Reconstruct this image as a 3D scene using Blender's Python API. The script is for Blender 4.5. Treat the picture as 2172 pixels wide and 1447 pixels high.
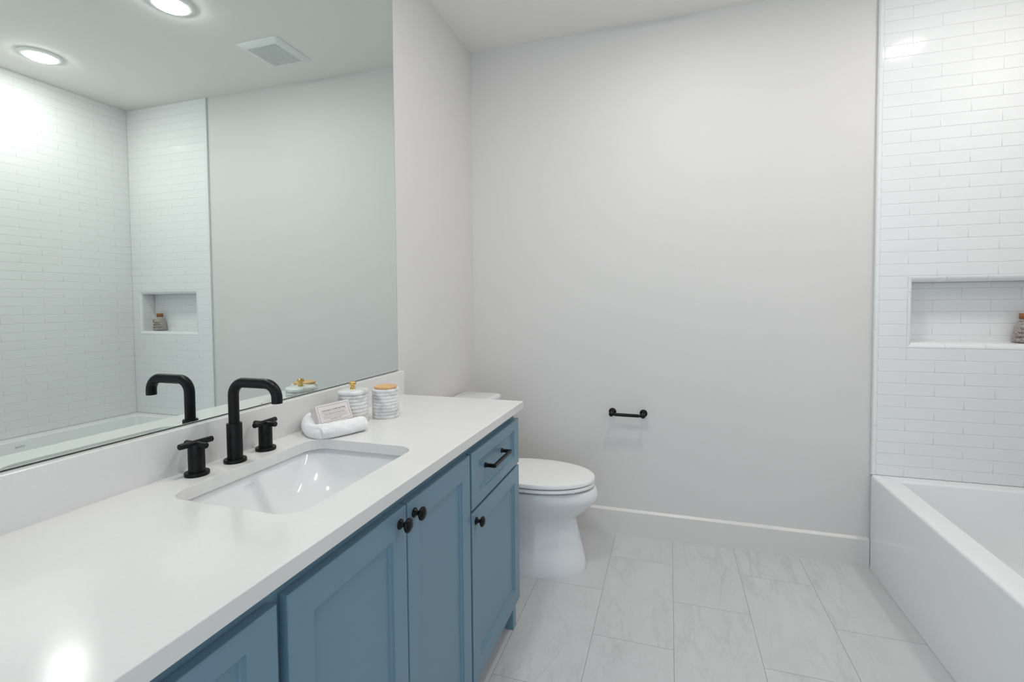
import bpy, bmesh, math, random
from mathutils import Vector, Matrix

# ---------------------------------------------------------------- clean start
for o in list(bpy.data.objects):
    bpy.data.objects.remove(o, do_unlink=True)
SC = bpy.context.scene
COL = SC.collection
PI = math.pi

# ---------------------------------------------------------------- camera
W_, H_ = 2172, 1447
F_PX = 1020.08
yaw, pitch, roll = -0.3049, 0.0360, -0.0080
cy, sy_, cp, sp, cr, sr = math.cos(yaw), math.sin(yaw), math.cos(pitch), math.sin(pitch), math.cos(roll), math.sin(roll)
fwd = Vector((sy_ * cp, cy * cp, -sp))
rgt = Vector((cy, -sy_, 0.0))
upv = rgt.cross(fwd)
r2 = rgt * cr + upv * sr
u2 = -rgt * sr + upv * cr
cam = bpy.data.cameras.new('camera')
camo = bpy.data.objects.new('camera', cam)
COL.objects.link(camo)
cam.sensor_fit = 'HORIZONTAL'
cam.sensor_width = 36.0
cam.lens = F_PX * 36.0 / W_
cam.shift_x = -12.35 / W_
cam.shift_y = -44.5 / W_
cam.clip_start = 0.02
M = Matrix((r2, u2, -fwd)).transposed().to_4x4()
M.translation = Vector((1.1409, 0.0, 1.3052))
camo.matrix_world = M
SC.camera = camo

# ---------------------------------------------------------------- world, lamps' strength, exposure
wd = bpy.data.worlds.new('world')
SC.world = wd
wd.use_nodes = True
wd.node_tree.nodes['Background'].inputs[0].default_value = (0.75, 0.88, 1.0, 1)
wd.node_tree.nodes['Background'].inputs[1].default_value = 0.42
LAMP = 38.0                    # emission of the recessed LED lenses
LAMP_COL = (1.0, 0.972, 0.935)
SC.view_settings.view_transform = 'Standard'
SC.view_settings.look = 'None'
SC.view_settings.gamma = 1.0
SC.view_settings.use_curve_mapping = False
SC.view_settings.exposure = 1.97

# ---------------------------------------------------------------- room dimensions (metres)
D = 2.7246      # back wall
H = 2.806       # ceiling
W = 2.893       # right wall
XT = 2.0785     # front of tub / edge of tiling
HT = 0.4577     # tub height
YR = -1.0       # wall behind the camera
YW = 1.20       # inner face of tub end wall
CH = 0.904      # counter top
CX = 0.5748     # counter front
CE = 1.8656     # counter end
BX = 0.0253     # backsplash face

# ================================================================ helpers
def new_obj(name, bm, mats, parent=None, smooth=False, auto=None):
    me = bpy.data.meshes.new(name)
    bmesh.ops.recalc_face_normals(bm, faces=bm.faces[:])
    bm.to_mesh(me)
    bm.free()
    if not isinstance(mats, (list, tuple)):
        mats = [mats]
    for m in mats:
        me.materials.append(m)
    if smooth:
        for p in me.polygons:
            p.use_smooth = True
    if auto is not None:
        me.set_sharp_from_angle(angle=math.radians(auto))
    o = bpy.data.objects.new(name, me)
    COL.objects.link(o)
    if parent is not None:
        o.parent = parent
    return o

def flat_faces(o):
    m = o.modifiers.new('weighted', 'WEIGHTED_NORMAL')
    m.mode = 'FACE_AREA'
    m.weight = 100
    m.keep_sharp = True
    return o

def bevel_mod(o, w=0.002, seg=2, ang=35):
    m = o.modifiers.new('bevel', 'BEVEL')
    m.width = w
    m.segments = seg
    m.limit_method = 'ANGLE'
    m.angle_limit = math.radians(ang)
    m.harden_normals = False
    return o

def thing(name, label, cat, loc=(0, 0, 0), group=None):
    o = bpy.data.objects.new(name, None)
    o.empty_display_size = 0.05
    COL.objects.link(o)
    o.location = loc
    tag(o, label, cat, group)
    return o

def tag(o, label, cat, group=None):
    o['label'] = label
    o['category'] = cat
    if group:
        o['group'] = group
    return o

def struct(o):
    o['kind'] = 'structure'
    return o

def box(bm, x0, x1, y0, y1, z0, z1, mi=0):
    vs = [bm.verts.new((x, y, z)) for x in (x0, x1) for y in (y0, y1) for z in (z0, z1)]
    for q in ((0, 1, 3, 2), (4, 6, 7, 5), (0, 4, 5, 1), (2, 3, 7, 6), (0, 2, 6, 4), (1, 5, 7, 3)):
        f = bm.faces.new([vs[i] for i in q])
        f.material_index = mi
    return vs

def bx(x0, x1, y0, y1, z0, z1):
    bm = bmesh.new()
    box(bm, x0, x1, y0, y1, z0, z1)
    return bm

def rings(bm, rr, cap0=True, cap1=True, mi=0, smooth=True):
    """skin a list of closed rings (same vertex count)"""
    vv = [[bm.verts.new(p) for p in r] for r in rr]
    n = len(rr[0])
    for a, b in zip(vv[:-1], vv[1:]):
        for i in range(n):
            f = bm.faces.new((a[i], a[(i + 1) % n], b[(i + 1) % n], b[i]))
            f.material_index = mi
            f.smooth = smooth
    if cap0:
        f = bm.faces.new(vv[0]); f.material_index = mi; f.smooth = smooth
    if cap1:
        f = bm.faces.new(vv[-1]); f.material_index = mi; f.smooth = smooth
    return vv

def lathe(bm, prof, c=(0, 0, 0), axis='z', n=40, mi=0, cap0=True, cap1=True):
    """prof = [(radius, height)]"""
    c = Vector(c)
    rr = []
    for r, h in prof:
        r = max(r, 1e-5)
        ring = []
        for i in range(n):
            a = 2 * PI * i / n
            u, v = r * math.cos(a), r * math.sin(a)
            if axis == 'z': p = Vector((u, v, h))
            elif axis == 'x': p = Vector((h, u, v))
            elif axis == '-y': p = Vector((u, -h, v))
            else: p = Vector((u, h, v))
            ring.append(c + p)
        rr.append(ring)
    return rings(bm, rr, cap0, cap1, mi)

def sweep(bm, path, rad, n=16, sx=1.0, sz=1.0, caps=True, up=Vector((0, 0, 1))):
    """tube along a path; rad = number or list"""
    path = [Vector(p) for p in path]
    rr = []
    prev = None
    for i, p in enumerate(path):
        t = (path[min(i + 1, len(path) - 1)] - path[max(i - 1, 0)]).normalized()
        if prev is None:
            ref = up if abs(t.dot(up)) < 0.95 else Vector((1, 0, 0))
            s = t.cross(ref).normalized()
        else:
            s = (prev - t * prev.dot(t)).normalized()
        prev = s
        w = s.cross(t)
        r = rad[i] if isinstance(rad, (list, tuple)) else rad
        rr.append([p + s * (r * sx * math.cos(2 * PI * k / n)) + w * (r * sz * math.sin(2 * PI * k / n)) for k in range(n)])
    rings(bm, rr, caps, caps)

def rrect(x0, x1, y0, y1, r, z, k=6):
    """rounded rectangle ring, 4*(k+1) vertices"""
    r = max(r, 1e-4)
    out = []
    for cx, cy_, a0 in ((x1 - r, y1 - r, 0), (x0 + r, y1 - r, PI / 2), (x0 + r, y0 + r, PI), (x1 - r, y0 + r, 1.5 * PI)):
        for i in range(k + 1):
            a = a0 + PI / 2 * i / k
            out.append((cx + r * math.cos(a), cy_ + r * math.sin(a), z))
    return out

def text_bm(s, size, depth=0.0002, align='CENTER', shear=0.0, space=1.0, bold=0.0):
    cu = bpy.data.curves.new('txt', 'FONT')
    cu.body = s
    cu.size = size
    cu.extrude = depth
    cu.align_x = align
    cu.shear = shear
    cu.space_character = space
    cu.offset = bold
    cu.resolution_u = 3
    o = bpy.data.objects.new('txt', cu)
    COL.objects.link(o)
    dg = bpy.context.evaluated_depsgraph_get()
    dg.update()
    me = bpy.data.meshes.new_from_object(o.evaluated_get(dg))
    bpy.data.objects.remove(o, do_unlink=True)
    bpy.data.curves.remove(cu)
    bm = bmesh.new()
    bm.from_mesh(me)
    bpy.data.meshes.remove(me)
    return bm

def fit_text(bm, width):
    xs = [v.co.x for v in bm.verts]
    k = width / max(1e-6, max(xs) - min(xs))
    for v in bm.verts:
        v.co.x *= k
    return bm

# ================================================================ materials
def mat(name, col, rough=0.5, metal=0.0, spec=0.5, coat=0.0, emit=None, es=0.0, trans=0.0, ior=1.5):
    m = bpy.data.materials.new(name)
    m.use_nodes = True
    b = m.node_tree.nodes['Principled BSDF']
    b.inputs['Base Color'].default_value = (*col, 1)
    b.inputs['Roughness'].default_value = rough
    b.inputs['Metallic'].default_value = metal
    b.inputs['Specular IOR Level'].default_value = spec
    b.inputs['Coat Weight'].default_value = coat
    b.inputs['Coat Roughness'].default_value = 0.05
    b.inputs['Transmission Weight'].default_value = trans
    b.inputs['IOR'].default_value = ior
    if emit:
        b.inputs['Emission Color'].default_value = (*emit, 1)
        b.inputs['Emission Strength'].default_value = es
    return m

class NT:
    def __init__(s, m):
        s.t = m.node_tree
        s.b = s.t.nodes['Principled BSDF']
    def n(s, typ, **kw):
        nd = s.t.nodes.new(typ)
        for k, v in kw.items():
            if k.startswith('i_'):
                nd.inputs[k[2:].replace('_', ' ')].default_value = v
            else:
                setattr(nd, k, v)
        return nd
    def l(s, a, b):
        s.t.links.new(a, b)
    def val(s, x, sock):
        if hasattr(x, 'is_output'):
            s.l(x, sock)
        else:
            sock.default_value = x
    def m(s, op, a, b=0.0, c=None):
        nd = s.t.nodes.new('ShaderNodeMath')
        nd.operation = op
        s.val(a, nd.inputs[0]); s.val(b, nd.inputs[1])
        if c is not None: s.val(c, nd.inputs[2])
        return nd.outputs[0]
    def mix(s, f, a, b):
        nd = s.t.nodes.new('ShaderNodeMix')
        nd.data_type = 'RGBA'
        s.val(f, nd.inputs['Factor'])
        for x, k in ((a, 6), (b, 7)):
            if hasattr(x, 'is_output'): s.l(x, nd.inputs[k])
            else: nd.inputs[k].default_value = (*x, 1)
        return nd.outputs[2]
    def coord(s):
        return s.n('ShaderNodeTexCoord').outputs['Object']
    def noise(s, vec, scale, detail=3, rough=0.5, dist=0.0):
        nd = s.n('ShaderNodeTexNoise')
        s.l(vec, nd.inputs['Vector'])
        nd.inputs['Scale'].default_value = scale
        nd.inputs['Detail'].default_value = detail
        nd.inputs['Roughness'].default_value = rough
        nd.inputs['Distortion'].default_value = dist
        return nd.outputs[0]
    def ramp(s, fac, stops):
        nd = s.n('ShaderNodeValToRGB')
        s.l(fac, nd.inputs[0])
        e = nd.color_ramp.elements
        while len(e) < len(stops): e.new(0.5)
        for q, (p, c) in zip(e, stops):
            q.position = p
            q.color = (c, c, c, 1) if not isinstance(c, tuple) else (*c, 1)
        return nd.outputs[0]
    def bump(s, h, strength=0.2, dist=0.001):
        nd = s.n('ShaderNodeBump')
        nd.inputs['Strength'].default_value = strength
        nd.inputs['Distance'].default_value = dist
        s.l(h, nd.inputs['Height'])
        s.l(nd.outputs[0], s.b.inputs['Normal'])

def paint(name, col, rough, bs=0.12, scale=350, var=0.02):
    m = mat(name, col, rough)
    t = NT(m)
    c = t.coord()
    n1 = t.noise(c, 1.3, 2)
    lo = tuple(max(0, x * (1 - var)) for x in col)
    hi = tuple(min(1, x * (1 + var)) for x in col)
    t.l(t.mix(n1, lo, hi), t.b.inputs['Base Color'])
    if bs:
        t.bump(t.noise(c, scale, 2), bs, 0.0006)
    return m

M_wall = paint('wall_paint', (0.745, 0.727, 0.708), 0.62)
M_ceil = paint('ceiling_paint', (0.885, 0.865, 0.842), 0.8)
M_trimw = paint('trim_paint', (0.76, 0.738, 0.715), 0.32, 0.0)
M_cab = paint('cabinet_paint', (0.158, 0.268, 0.345), 0.36, 0.05, 250, 0.02)
M_tile = paint('glazed_white_tile', (0.865, 0.875, 0.88), 0.07, 0.04, 30, 0.012)
M_grout = paint('grout', (0.68, 0.68, 0.675), 0.75, 0.1)
M_ceramic = paint('white_ceramic', (0.82, 0.825, 0.83), 0.07, 0.0)
M_acryl = paint('white_acrylic', (0.90, 0.91, 0.92), 0.10, 0.0)
M_black = mat('matte_black_metal', (0.005, 0.005, 0.0055), 0.36, spec=0.22)
M_blackg = mat('satin_black_metal', (0.0035, 0.003, 0.003), 0.24, spec=0.22)
M_gap = mat('dark_gap', (0.02, 0.02, 0.02), 0.8)
M_brass = mat('brass', (0.72, 0.46, 0.16), 0.22, 1.0)
M_edge = mat('mirror_edge', (0.035, 0.05, 0.05), 0.3)
M_mirror = mat('mirror_silvering', (0.80, 0.875, 0.845), 0.0, 1.0)
M_lens = mat('led_lens', (0.9, 0.9, 0.9), 0.5, emit=LAMP_COL, es=LAMP)
M_white = mat('white_plastic', (0.88, 0.88, 0.875), 0.3)
M_script = mat('brown_script_ink', (0.05, 0.035, 0.03), 0.7)
M_ink = mat('grey_ink', (0.12, 0.115, 0.13), 0.7)
M_ink2 = mat('pale_grey_ink', (0.28, 0.27, 0.28), 0.7)
M_mark = mat('maker_mark_grey', (0.70, 0.71, 0.715), 0.5)
M_markd = mat('maker_mark_dark', (0.20, 0.22, 0.22), 0.5)
M_chrome = mat('chrome', (0.75, 0.75, 0.76), 0.12, 1.0)

# quartz
M_quartz = mat('white_quartz', (0.80, 0.79, 0.78), 0.13)
t = NT(M_quartz); c = t.coord()
f = t.m('ADD', t.m('MULTIPLY', t.noise(c, 5, 4), 0.6), t.m('MULTIPLY', t.noise(c, 160, 3), 0.4))
t.l(t.mix(f, (0.745, 0.732, 0.718), (0.845, 0.835, 0.823)), t.b.inputs['Base Color'])
t.b.inputs['Roughness'].default_value = 0.14

# marble canisters
M_marble = mat('white_marble', (0.8, 0.8, 0.8), 0.28)
t = NT(M_marble); c = t.coord()
sm_ = t.ramp(t.noise(c, 26, 5, 0.55, 0.6), [(0.47, 0.0), (0.58, 0.5), (0.70, 1.0)])
base = t.mix(t.noise(c, 11, 4), (0.76, 0.755, 0.75), (0.88, 0.88, 0.875))
g_ = t.mix(t.m('MULTIPLY', sm_, 0.62), base, (0.33, 0.33, 0.34))
br = t.ramp(t.noise(c, 17, 3, 0.5, 0.9), [(0.60, 0.0), (0.68, 1.0)])
t.l(t.mix(t.m('MULTIPLY', br, 0.45), g_, (0.40, 0.24, 0.14)), t.b.inputs['Base Color'])

# light wood
M_wood = mat('light_wood', (0.6, 0.36, 0.17), 0.5)
t = NT(M_wood); c = t.coord()
mp = t.n('ShaderNodeMapping'); mp.inputs['Scale'].default_value = (1, 0.12, 1); mp.inputs['Rotation'].default_value = (0, 0, 0.5)
t.l(c, mp.inputs['Vector'])
t.l(t.mix(t.noise(mp.outputs[0], 160, 3), (0.62, 0.34, 0.13), (0.86, 0.54, 0.27)), t.b.inputs['Base Color'])
M_cork = paint('cork', (0.34, 0.14, 0.05), 0.8, 0.4, 300, 0.2)
M_spoon = mat('wooden_scoop', (0.45, 0.28, 0.18), 0.6)

# towel
M_towel = mat('white_terry', (0.94, 0.94, 0.94), 0.95)
t = NT(M_towel); c = t.coord()
t.b.inputs['Sheen Weight'].default_value = 0.3
vo = t.n('ShaderNodeTexVoronoi'); vo.inputs['Scale'].default_value = 900; t.l(c, vo.inputs['Vector'])
t.bump(t.m('ADD', vo.outputs['Distance'], t.m('MULTIPLY', t.noise(c, 120, 3), 2.0)), 0.5, 0.0012)

M_card = paint('pale_pink_card', (0.76, 0.70, 0.69), 0.55, 0.0)
M_card2 = paint('pale_pink_card_side', (0.62, 0.545, 0.53), 0.55, 0.0)

# bath salts
M_salt = mat('bath_salt', (0.6, 0.5, 0.45), 0.7)
t = NT(M_salt); c = t.coord()
vo = t.n('ShaderNodeTexVoronoi'); vo.inputs['Scale'].default_value = 280; t.l(c, vo.inputs['Vector'])
w = t.n('ShaderNodeSeparateColor'); t.l(vo.outputs['Color'], w.inputs[0])
t.l(t.mix(t.ramp(w.outputs[0], [(0.0, 0.0), (0.25, 0.25), (0.5, 1.0)]), (0.40, 0.31, 0.27), (0.74, 0.67, 0.62)), t.b.inputs['Base Color'])
t.bump(vo.outputs['Distance'], 0.6, 0.002)
M_glass = mat('clear_glass', (0.97, 0.98, 0.98), 0.02, trans=1.0, ior=1.3)

# floor tile: 12 x 24 in stone-look porcelain, running bond, long side along y
TX0, TS, TLN = 0.8569, 0.305, 0.61
YA = D - 0.268
M_floor = mat('stone_look_porcelain', (0.6, 0.6, 0.6), 0.3)
t = NT(M_floor)
geo = t.n('ShaderNodeSeparateXYZ'); t.l(t.coord(), geo.inputs[0])
X, Y = geo.outputs[0], geo.outputs[1]
u = t.m('DIVIDE', t.m('SUBTRACT', X, TX0), TS)
ci = t.m('FLOOR', u)
par = t.m('FLOORED_MODULO', ci, 2.0)
vv = t.m('DIVIDE', t.m('SUBTRACT', t.m('SUBTRACT', Y, YA), t.m('MULTIPLY', par, TLN / 2)), TLN)
ri = t.m('FLOOR', vv)
fu = t.m('FRACT', u); fv = t.m('SUBTRACT', vv, ri)
du = t.m('MULTIPLY', t.m('MINIMUM', fu, t.m('SUBTRACT', 1.0, fu)), TS)
dv = t.m('MULTIPLY', t.m('MINIMUM', fv, t.m('SUBTRACT', 1.0, fv)), TLN)
dd = t.m('MINIMUM', du, dv)
joint = t.m('LESS_THAN', dd, 0.0010)
cell = t.n('ShaderNodeCombineXYZ'); t.l(ci, cell.inputs[0]); t.l(ri, cell.inputs[1])
wn = t.n('ShaderNodeTexWhiteNoise'); wn.noise_dimensions = '3D'; t.l(cell.outputs[0], wn.inputs['Vector'])
off = t.n('ShaderNodeVectorMath'); off.operation = 'SCALE'; off.inputs['Scale'].default_value = 13.0; t.l(wn.outputs['Color'], off.inputs[0])
loc = t.n('ShaderNodeCombineXYZ'); t.l(X, loc.inputs[0]); t.l(t.m('MULTIPLY', Y, 0.26), loc.inputs[1])
pv = t.n('ShaderNodeVectorMath'); pv.operation = 'ADD'; t.l(loc.outputs[0], pv.inputs[0]); t.l(off.outputs[0], pv.inputs[1])
PV = pv.outputs[0]
n1 = t.noise(PV, 6.5, 9, 0.60, 0.55)
vein = t.ramp(t.m('ABSOLUTE', t.m('SUBTRACT', n1, 0.5)), [(0.0, 1.0), (0.012, 0.35), (0.05, 0.0)])
n1b = t.noise(PV, 14, 9, 0.62, 0.7)
vein2 = t.ramp(t.m('ABSOLUTE', t.m('SUBTRACT', n1b, 0.47)), [(0.0, 1.0), (0.02, 0.2), (0.06, 0.0)])
zone = t.ramp(t.noise(PV, 3.0, 2), [(0.42, 0.0), (0.62, 1.0)])
vk = t.m('MULTIPLY', t.m('ADD', t.m('MULTIPLY', vein, 0.6), t.m('MULTIPLY', vein2, 0.4)), t.m('ADD', 0.12, t.m('MULTIPLY', zone, 0.7)))
cloud = t.noise(PV, 4.0, 7, 0.6)
cb = t.mix(cloud, (0.56, 0.56, 0.555), (0.72, 0.725, 0.73))
cv = t.mix(t.m('MULTIPLY', vk, 0.62), cb, (0.36, 0.35, 0.34))
t.l(t.mix(joint, cv, (0.30, 0.295, 0.29)), t.b.inputs['Base Color'])
t.l(t.m('ADD', 0.26, t.m('MULTIPLY', joint, 0.5)), t.b.inputs['Roughness'])
hh = t.m('MINIMUM', t.m('MULTIPLY', dd, 500.0), 1.0)
t.bump(t.m('ADD', hh, t.m('MULTIPLY', n1b, 0.10)), 0.35, 0.0008)

# ================================================================ room shell
T = 0.12
struct(new_obj('floor', bx(-T, W + T, YR - 1.2, D + T, -0.05, 0.0), M_floor))
struct(new_obj('ceiling', bx(-T, W + T, YR - T, D + T, H, H + 0.10), M_ceil))
struct(new_obj('wall_left', bx(-T, 0.0, YR - T, D + T, 0.0, H), M_wall))
struct(new_obj('wall_right', bx(W, W + T, YR - T, D + T, 0.0, H), M_wall))

# niche geometry, also used for the back wall's tiles
NX0, NX1, NZ0, NZ1, ND = 2.2125, 2.8155, 1.0762, 1.4156, 0.095
bm = bmesh.new()
box(bm, -T, NX0 + 0.012, D, D + T + 0.03, 0, H)
box(bm, NX1 - 0.012, W + T, D, D + T + 0.03, 0, H)
box(bm, NX0 + 0.012, NX1 - 0.012, D, D + T + 0.03, 0, NZ0 + 0.010)
box(bm, NX0 + 0.012, NX1 - 0.012, D, D + T + 0.03, NZ1 - 0.010, H)
box(bm, NX0 + 0.012, NX1 - 0.012, D + ND + 0.008, D + T + 0.03, NZ0 + 0.010, NZ1 - 0.010)
wall_back = struct(new_obj('wall_back', bm, M_wall))

# unseen wall behind the camera; opening added for cool fill, widened to cut bounce
DX0, DX1, DZ = 0.30, 2.40, 2.40
bm = bmesh.new()
box(bm, -T, DX0, YR - T, YR, 0, H)
box(bm, DX1, W + T, YR - T, YR, 0, H)
box(bm, DX0, DX1, YR - T, YR, DZ, H)
struct(new_obj('wall_rear', bm, M_wall))
bm = bmesh.new()
for a, b_, z0, z1 in ((DX0 - 0.08, DX0, 0, DZ + 0.08), (DX1, DX1 + 0.08, 0, DZ + 0.08), (DX0, DX1, DZ, DZ + 0.08)):
    box(bm, a, b_, YR, YR + 0.016, z0, z1)
struct(new_obj('trim_1', bm, M_trimw))

# tub end wall (camera side of the tub)
struct(new_obj('wall_tub_end', bx(XT, W, YW - T, YW, 0, H), M_wall))

# ---- tiles -------------------------------------------------------------
TP, TL_ = 0.0566, 0.226           # course height, tile length
Z00 = 0.510 - TP * 1
GAP = 0.0012
rnd = random.Random(5)
def tile_face(bm, mk, a0, a1, b0, b1, th=0.008, be=0.0013):
    """one tile on a plane; mk(a, b, h) -> xyz, h = height off the wall"""
    if a1 - a0 < 0.004 or b1 - b0 < 0.004: return
    a0 += GAP / 2; a1 -= GAP / 2; b0 += GAP / 2; b1 -= GAP / 2
    ta, tb = rnd.uniform(-1, 1) * 0.0016, rnd.uniform(-1, 1) * 0.0035
    am, bmid = (a0 + a1) / 2, (b0 + b1) / 2
    def h(a, b): return th + (a - am) * ta + (b - bmid) * tb
    def lp(i, dz):
        return [bm.verts.new(mk(a, b, (h(a, b) - dz) if dz is not None else 0.0)) for a, b in ((a0 + i, b0 + i), (a1 - i, b0 + i), (a1 - i, b1 - i), (a0 + i, b1 - i))]
    ls = [lp(0, None), lp(0, be), lp(be * 0.30, be * 0.42), lp(be, be * 0.06), lp(be * 1.5, 0.0)]
    for p, q in zip(ls[:-1], ls[1:]):
        for i in range(4):
            bm.faces.new((p[i], p[(i + 1) % 4], q[(i + 1) % 4], q[i]))
    bm.faces.new(ls[-1])

def tile_field(bm, mk, a_min, a_max, z_min, z_max, origin, holes=(), phase=0):
    k0 = int(math.floor((z_min - 0.510) / TP))
    k1 = int(math.ceil((z_max - 0.510) / TP))
    for kk in range(k0, k1 + 1):
        z0 = 0.510 + kk * TP; z1 = z0 + TP
        z0, z1 = max(z0, z_min), min(z1, z_max)
        if z1 - z0 < 0.004: continue
        half = ((kk + phase) % 2) != 0
        start = origin + (TL_ / 2 if half else 0.0)
        edges = [a_min]
        j = math.ceil((a_min + 0.004 - start) / TL_)
        while start + j * TL_ < a_max - 0.004:
            edges.append(start + j * TL_); j += 1
        edges.append(a_max)
        for e0, e1 in zip(edges[:-1], edges[1:]):
            segs = [(e0, e1)]
            for ha0, ha1, hz0, hz1 in holes:
                if z0 + 0.003 < hz1 and z1 - 0.003 > hz0:
                    ns = []
                    for s0, s1 in segs:
                        if s1 <= ha0 or s0 >= ha1: ns.append((s0, s1)); continue
                        if s0 < ha0: ns.append((s0, ha0))
                        if s1 > ha1: ns.append((ha1, s1))
                    segs = ns
            for s0, s1 in segs:
                tile_face(bm, mk, s0, s1, z0, z1)

TRX0, TRX1 = XT - 0.002, 2.0985
# back wall tiles (+ grout bed)
bm = bmesh.new()
tile_field(bm, lambda a, b, h: (a, D - 0.004 - h, b), TRX1, W - 0.012, HT + 0.0005, H - 0.001, TRX1,
           holes=[(NX0, NX1, NZ0, NZ1)])
tiles = flat_faces(new_obj('tile_field', bm, M_tile, wall_back, smooth=True, auto=75))
bm = bmesh.new()
for a0, a1, z0, z1 in ((TRX0, NX0 + 0.006, HT + 0.0002, H), (NX1 - 0.006, W, HT + 0.0002, H), (NX0 + 0.006, NX1 - 0.006, HT + 0.0002, NZ0 + 0.006), (NX0 + 0.006, NX1 - 0.006, NZ1 - 0.006, H)):
    box(bm, a0, a1, D - 0.0112, D + 0.001, z0, z1)
new_obj('grout_bed', bm, M_grout, wall_back)
# niche lining tiles
bm = bmesh.new()
WT, WB, WS = 0.029, 0.027, 0.0205       # visible widths of the rounded edging: head, sill, jambs
iz0, iz1, ix0, ix1 = NZ0 + WB - 0.002, NZ1 - WT + 0.0, NX0 + WS, NX1 - WS
tile_field(bm, lambda a, b, h: (a, D + ND + 0.008 - h, b), ix0, ix1, iz0, iz1, NX0 + 0.03, phase=0)
tile_field(bm, lambda a, b, h: (ix0 - 0.008 + h, a, b), D + 0.010, D + ND, iz0, iz1, D - 0.05, phase=1)
tile_field(bm, lambda a, b, h: (ix1 + 0.008 - h, a, b), D + 0.010, D + ND, iz0, iz1, D - 0.05, phase=1)
a = D + 0.006
for j in range(4):
    x0 = ix0 + j * 0.1525; x1 = min(x0 + 0.1525, ix1)
    tile_face(bm, lambda p, q, h: (p, q, iz0 - 0.0075 + h + (q - D) * 0.06), x0, x1, D + 0.010, D + ND)
    tile_face(bm, lambda p, q, h: (p, q, iz1 + 0.0085 - h), x0, x1, D + 0.010, D + ND)
flat_faces(new_obj('niche_tiles', bm, M_tile, wall_back, smooth=True, auto=75))
bm = bmesh.new()
box(bm, ix0 - 0.002, ix1 + 0.002, D + ND + 0.0008, D + ND + 0.009, iz0 - 0.002, iz1 + 0.002)
box(bm, ix0 - 0.002, ix0 - 0.0012, D + 0.001, D + ND, iz0, iz1)
box(bm, ix1 + 0.0012, ix1 + 0.002, D + 0.001, D + ND, iz0, iz1)
new_obj('niche_grout', bm, M_grout, wall_back)
# niche edging: quarter-round pieces around the opening
def quarter_bar(bm, p0, p1, inward, w, n=8, gap=0.0005, mit=0.0):
    """bullnose piece from p0 to p1: flush with the tiles, rounding back into the niche"""
    p0, p1 = Vector(p0), Vector(p1)
    d = (p1 - p0).normalized()
    p0 = p0 + d * gap; p1 = p1 - d * gap
    iv, ov = Vector(inward), Vector((0, -1, 0))
    prof = [(0.0006, -0.004), (0.0006, 0.0108), (0.0014, 0.0122), (0.003, 0.0126)]
    prof += [(0.003 + (w - 0.003) * math.sin(q), 0.0126 - w * 0.95 * (1 - math.cos(q))) for q in [PI / 2 * i / n for i in range(1, n + 1)]]
    prof += [(w, -0.024), (w * 0.5, -0.024)]
    rr = [[p + iv * a_ + ov * b_ for a_, b_ in prof] for p in (p0, p1)]
    rings(bm, rr, smooth=True)
bm = bmesh.new()
y0e = D
n_ = 4
for j in range(n_):
    xa = NX0 + (NX1 - NX0) * j / n_; xb = NX0 + (NX1 - NX0) * (j + 1) / n_
    quarter_bar(bm, (xa, y0e, NZ1), (xb, y0e, NZ1), (0, 0, -1), WT)
    quarter_bar(bm, (xa, y0e, NZ0), (xb, y0e, NZ0), (0, 0, 1), WB)
zz = [NZ0 + 0.010, NZ1 - 0.075 - 0.1525, NZ1 - 0.075, NZ1 - 0.010]
for a, b_ in zip(zz[:-1], zz[1:]):
    quarter_bar(bm, (NX0, y0e, a), (NX0, y0e, b_), (1, 0, 0), WS)
    quarter_bar(bm, (NX1, y0e, a), (NX1, y0e, b_), (-1, 0, 0), WS)
new_obj('niche_edging', bm, M_tile, wall_back, smooth=True, auto=40)
# bullnose strip where tiling meets painted wall
bm = bmesh.new()
z = 0.4577
zs = [HT]
zq = 0.5455
while zq < H - 0.01:
    zs.append(zq); zq += 0.1545
zs.append(H - 0.001)
for a, b_ in zip(zs[:-1], zs[1:]):
    p = []
    w = TRX1 - TRX0 - 0.001
    prof = [(0.0, 0.0)] + [(0.011 - 0.011 * math.cos(q), 0.0125 * math.sin(q)) for q in [PI / 2 * i / 7 for i in range(1, 8)]] + [(w, 0.0122), (w, 0.0)]
    rr = [[(TRX0 + px, D - py, zz_) for px, py in prof] for zz_ in (a + 0.0006, b_ - 0.0006)]
    rings(bm, rr, smooth=True)
new_obj('bullnose_strip', bm, M_tile, wall_back, smooth=True, auto=40)

# right wall tiles
wr = bpy.data.objects['wall_right']
bm = bmesh.new()
tile_field(bm, lambda a, b, h: (W - 0.004 - h, -a, b), -(D - 0.012), -(YW + 0.012), HT + 0.0005, H - 0.001, -(D - 0.012), phase=1)
flat_faces(new_obj('tile_field', bm, M_tile, wr, smooth=True, auto=75))
new_obj('grout_bed', bx(W - 0.0112, W, YW, D - 0.0115, HT + 0.0002, H), M_grout, wr)
# tub end wall tiles
we = bpy.data.objects['wall_tub_end']
bm = bmesh.new()
tile_field(bm, lambda a, b, h: (a, YW + 0.004 + h, b), XT + 0.001, W - 0.012, HT + 0.0005, H - 0.001, XT + 0.02)
flat_faces(new_obj('tile_field', bm, M_tile, we, smooth=True, auto=75))
new_obj('grout_bed', bx(XT + 0.001, W - 0.011, YW, YW + 0.0105, HT + 0.0002, H), M_grout, we)

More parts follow.
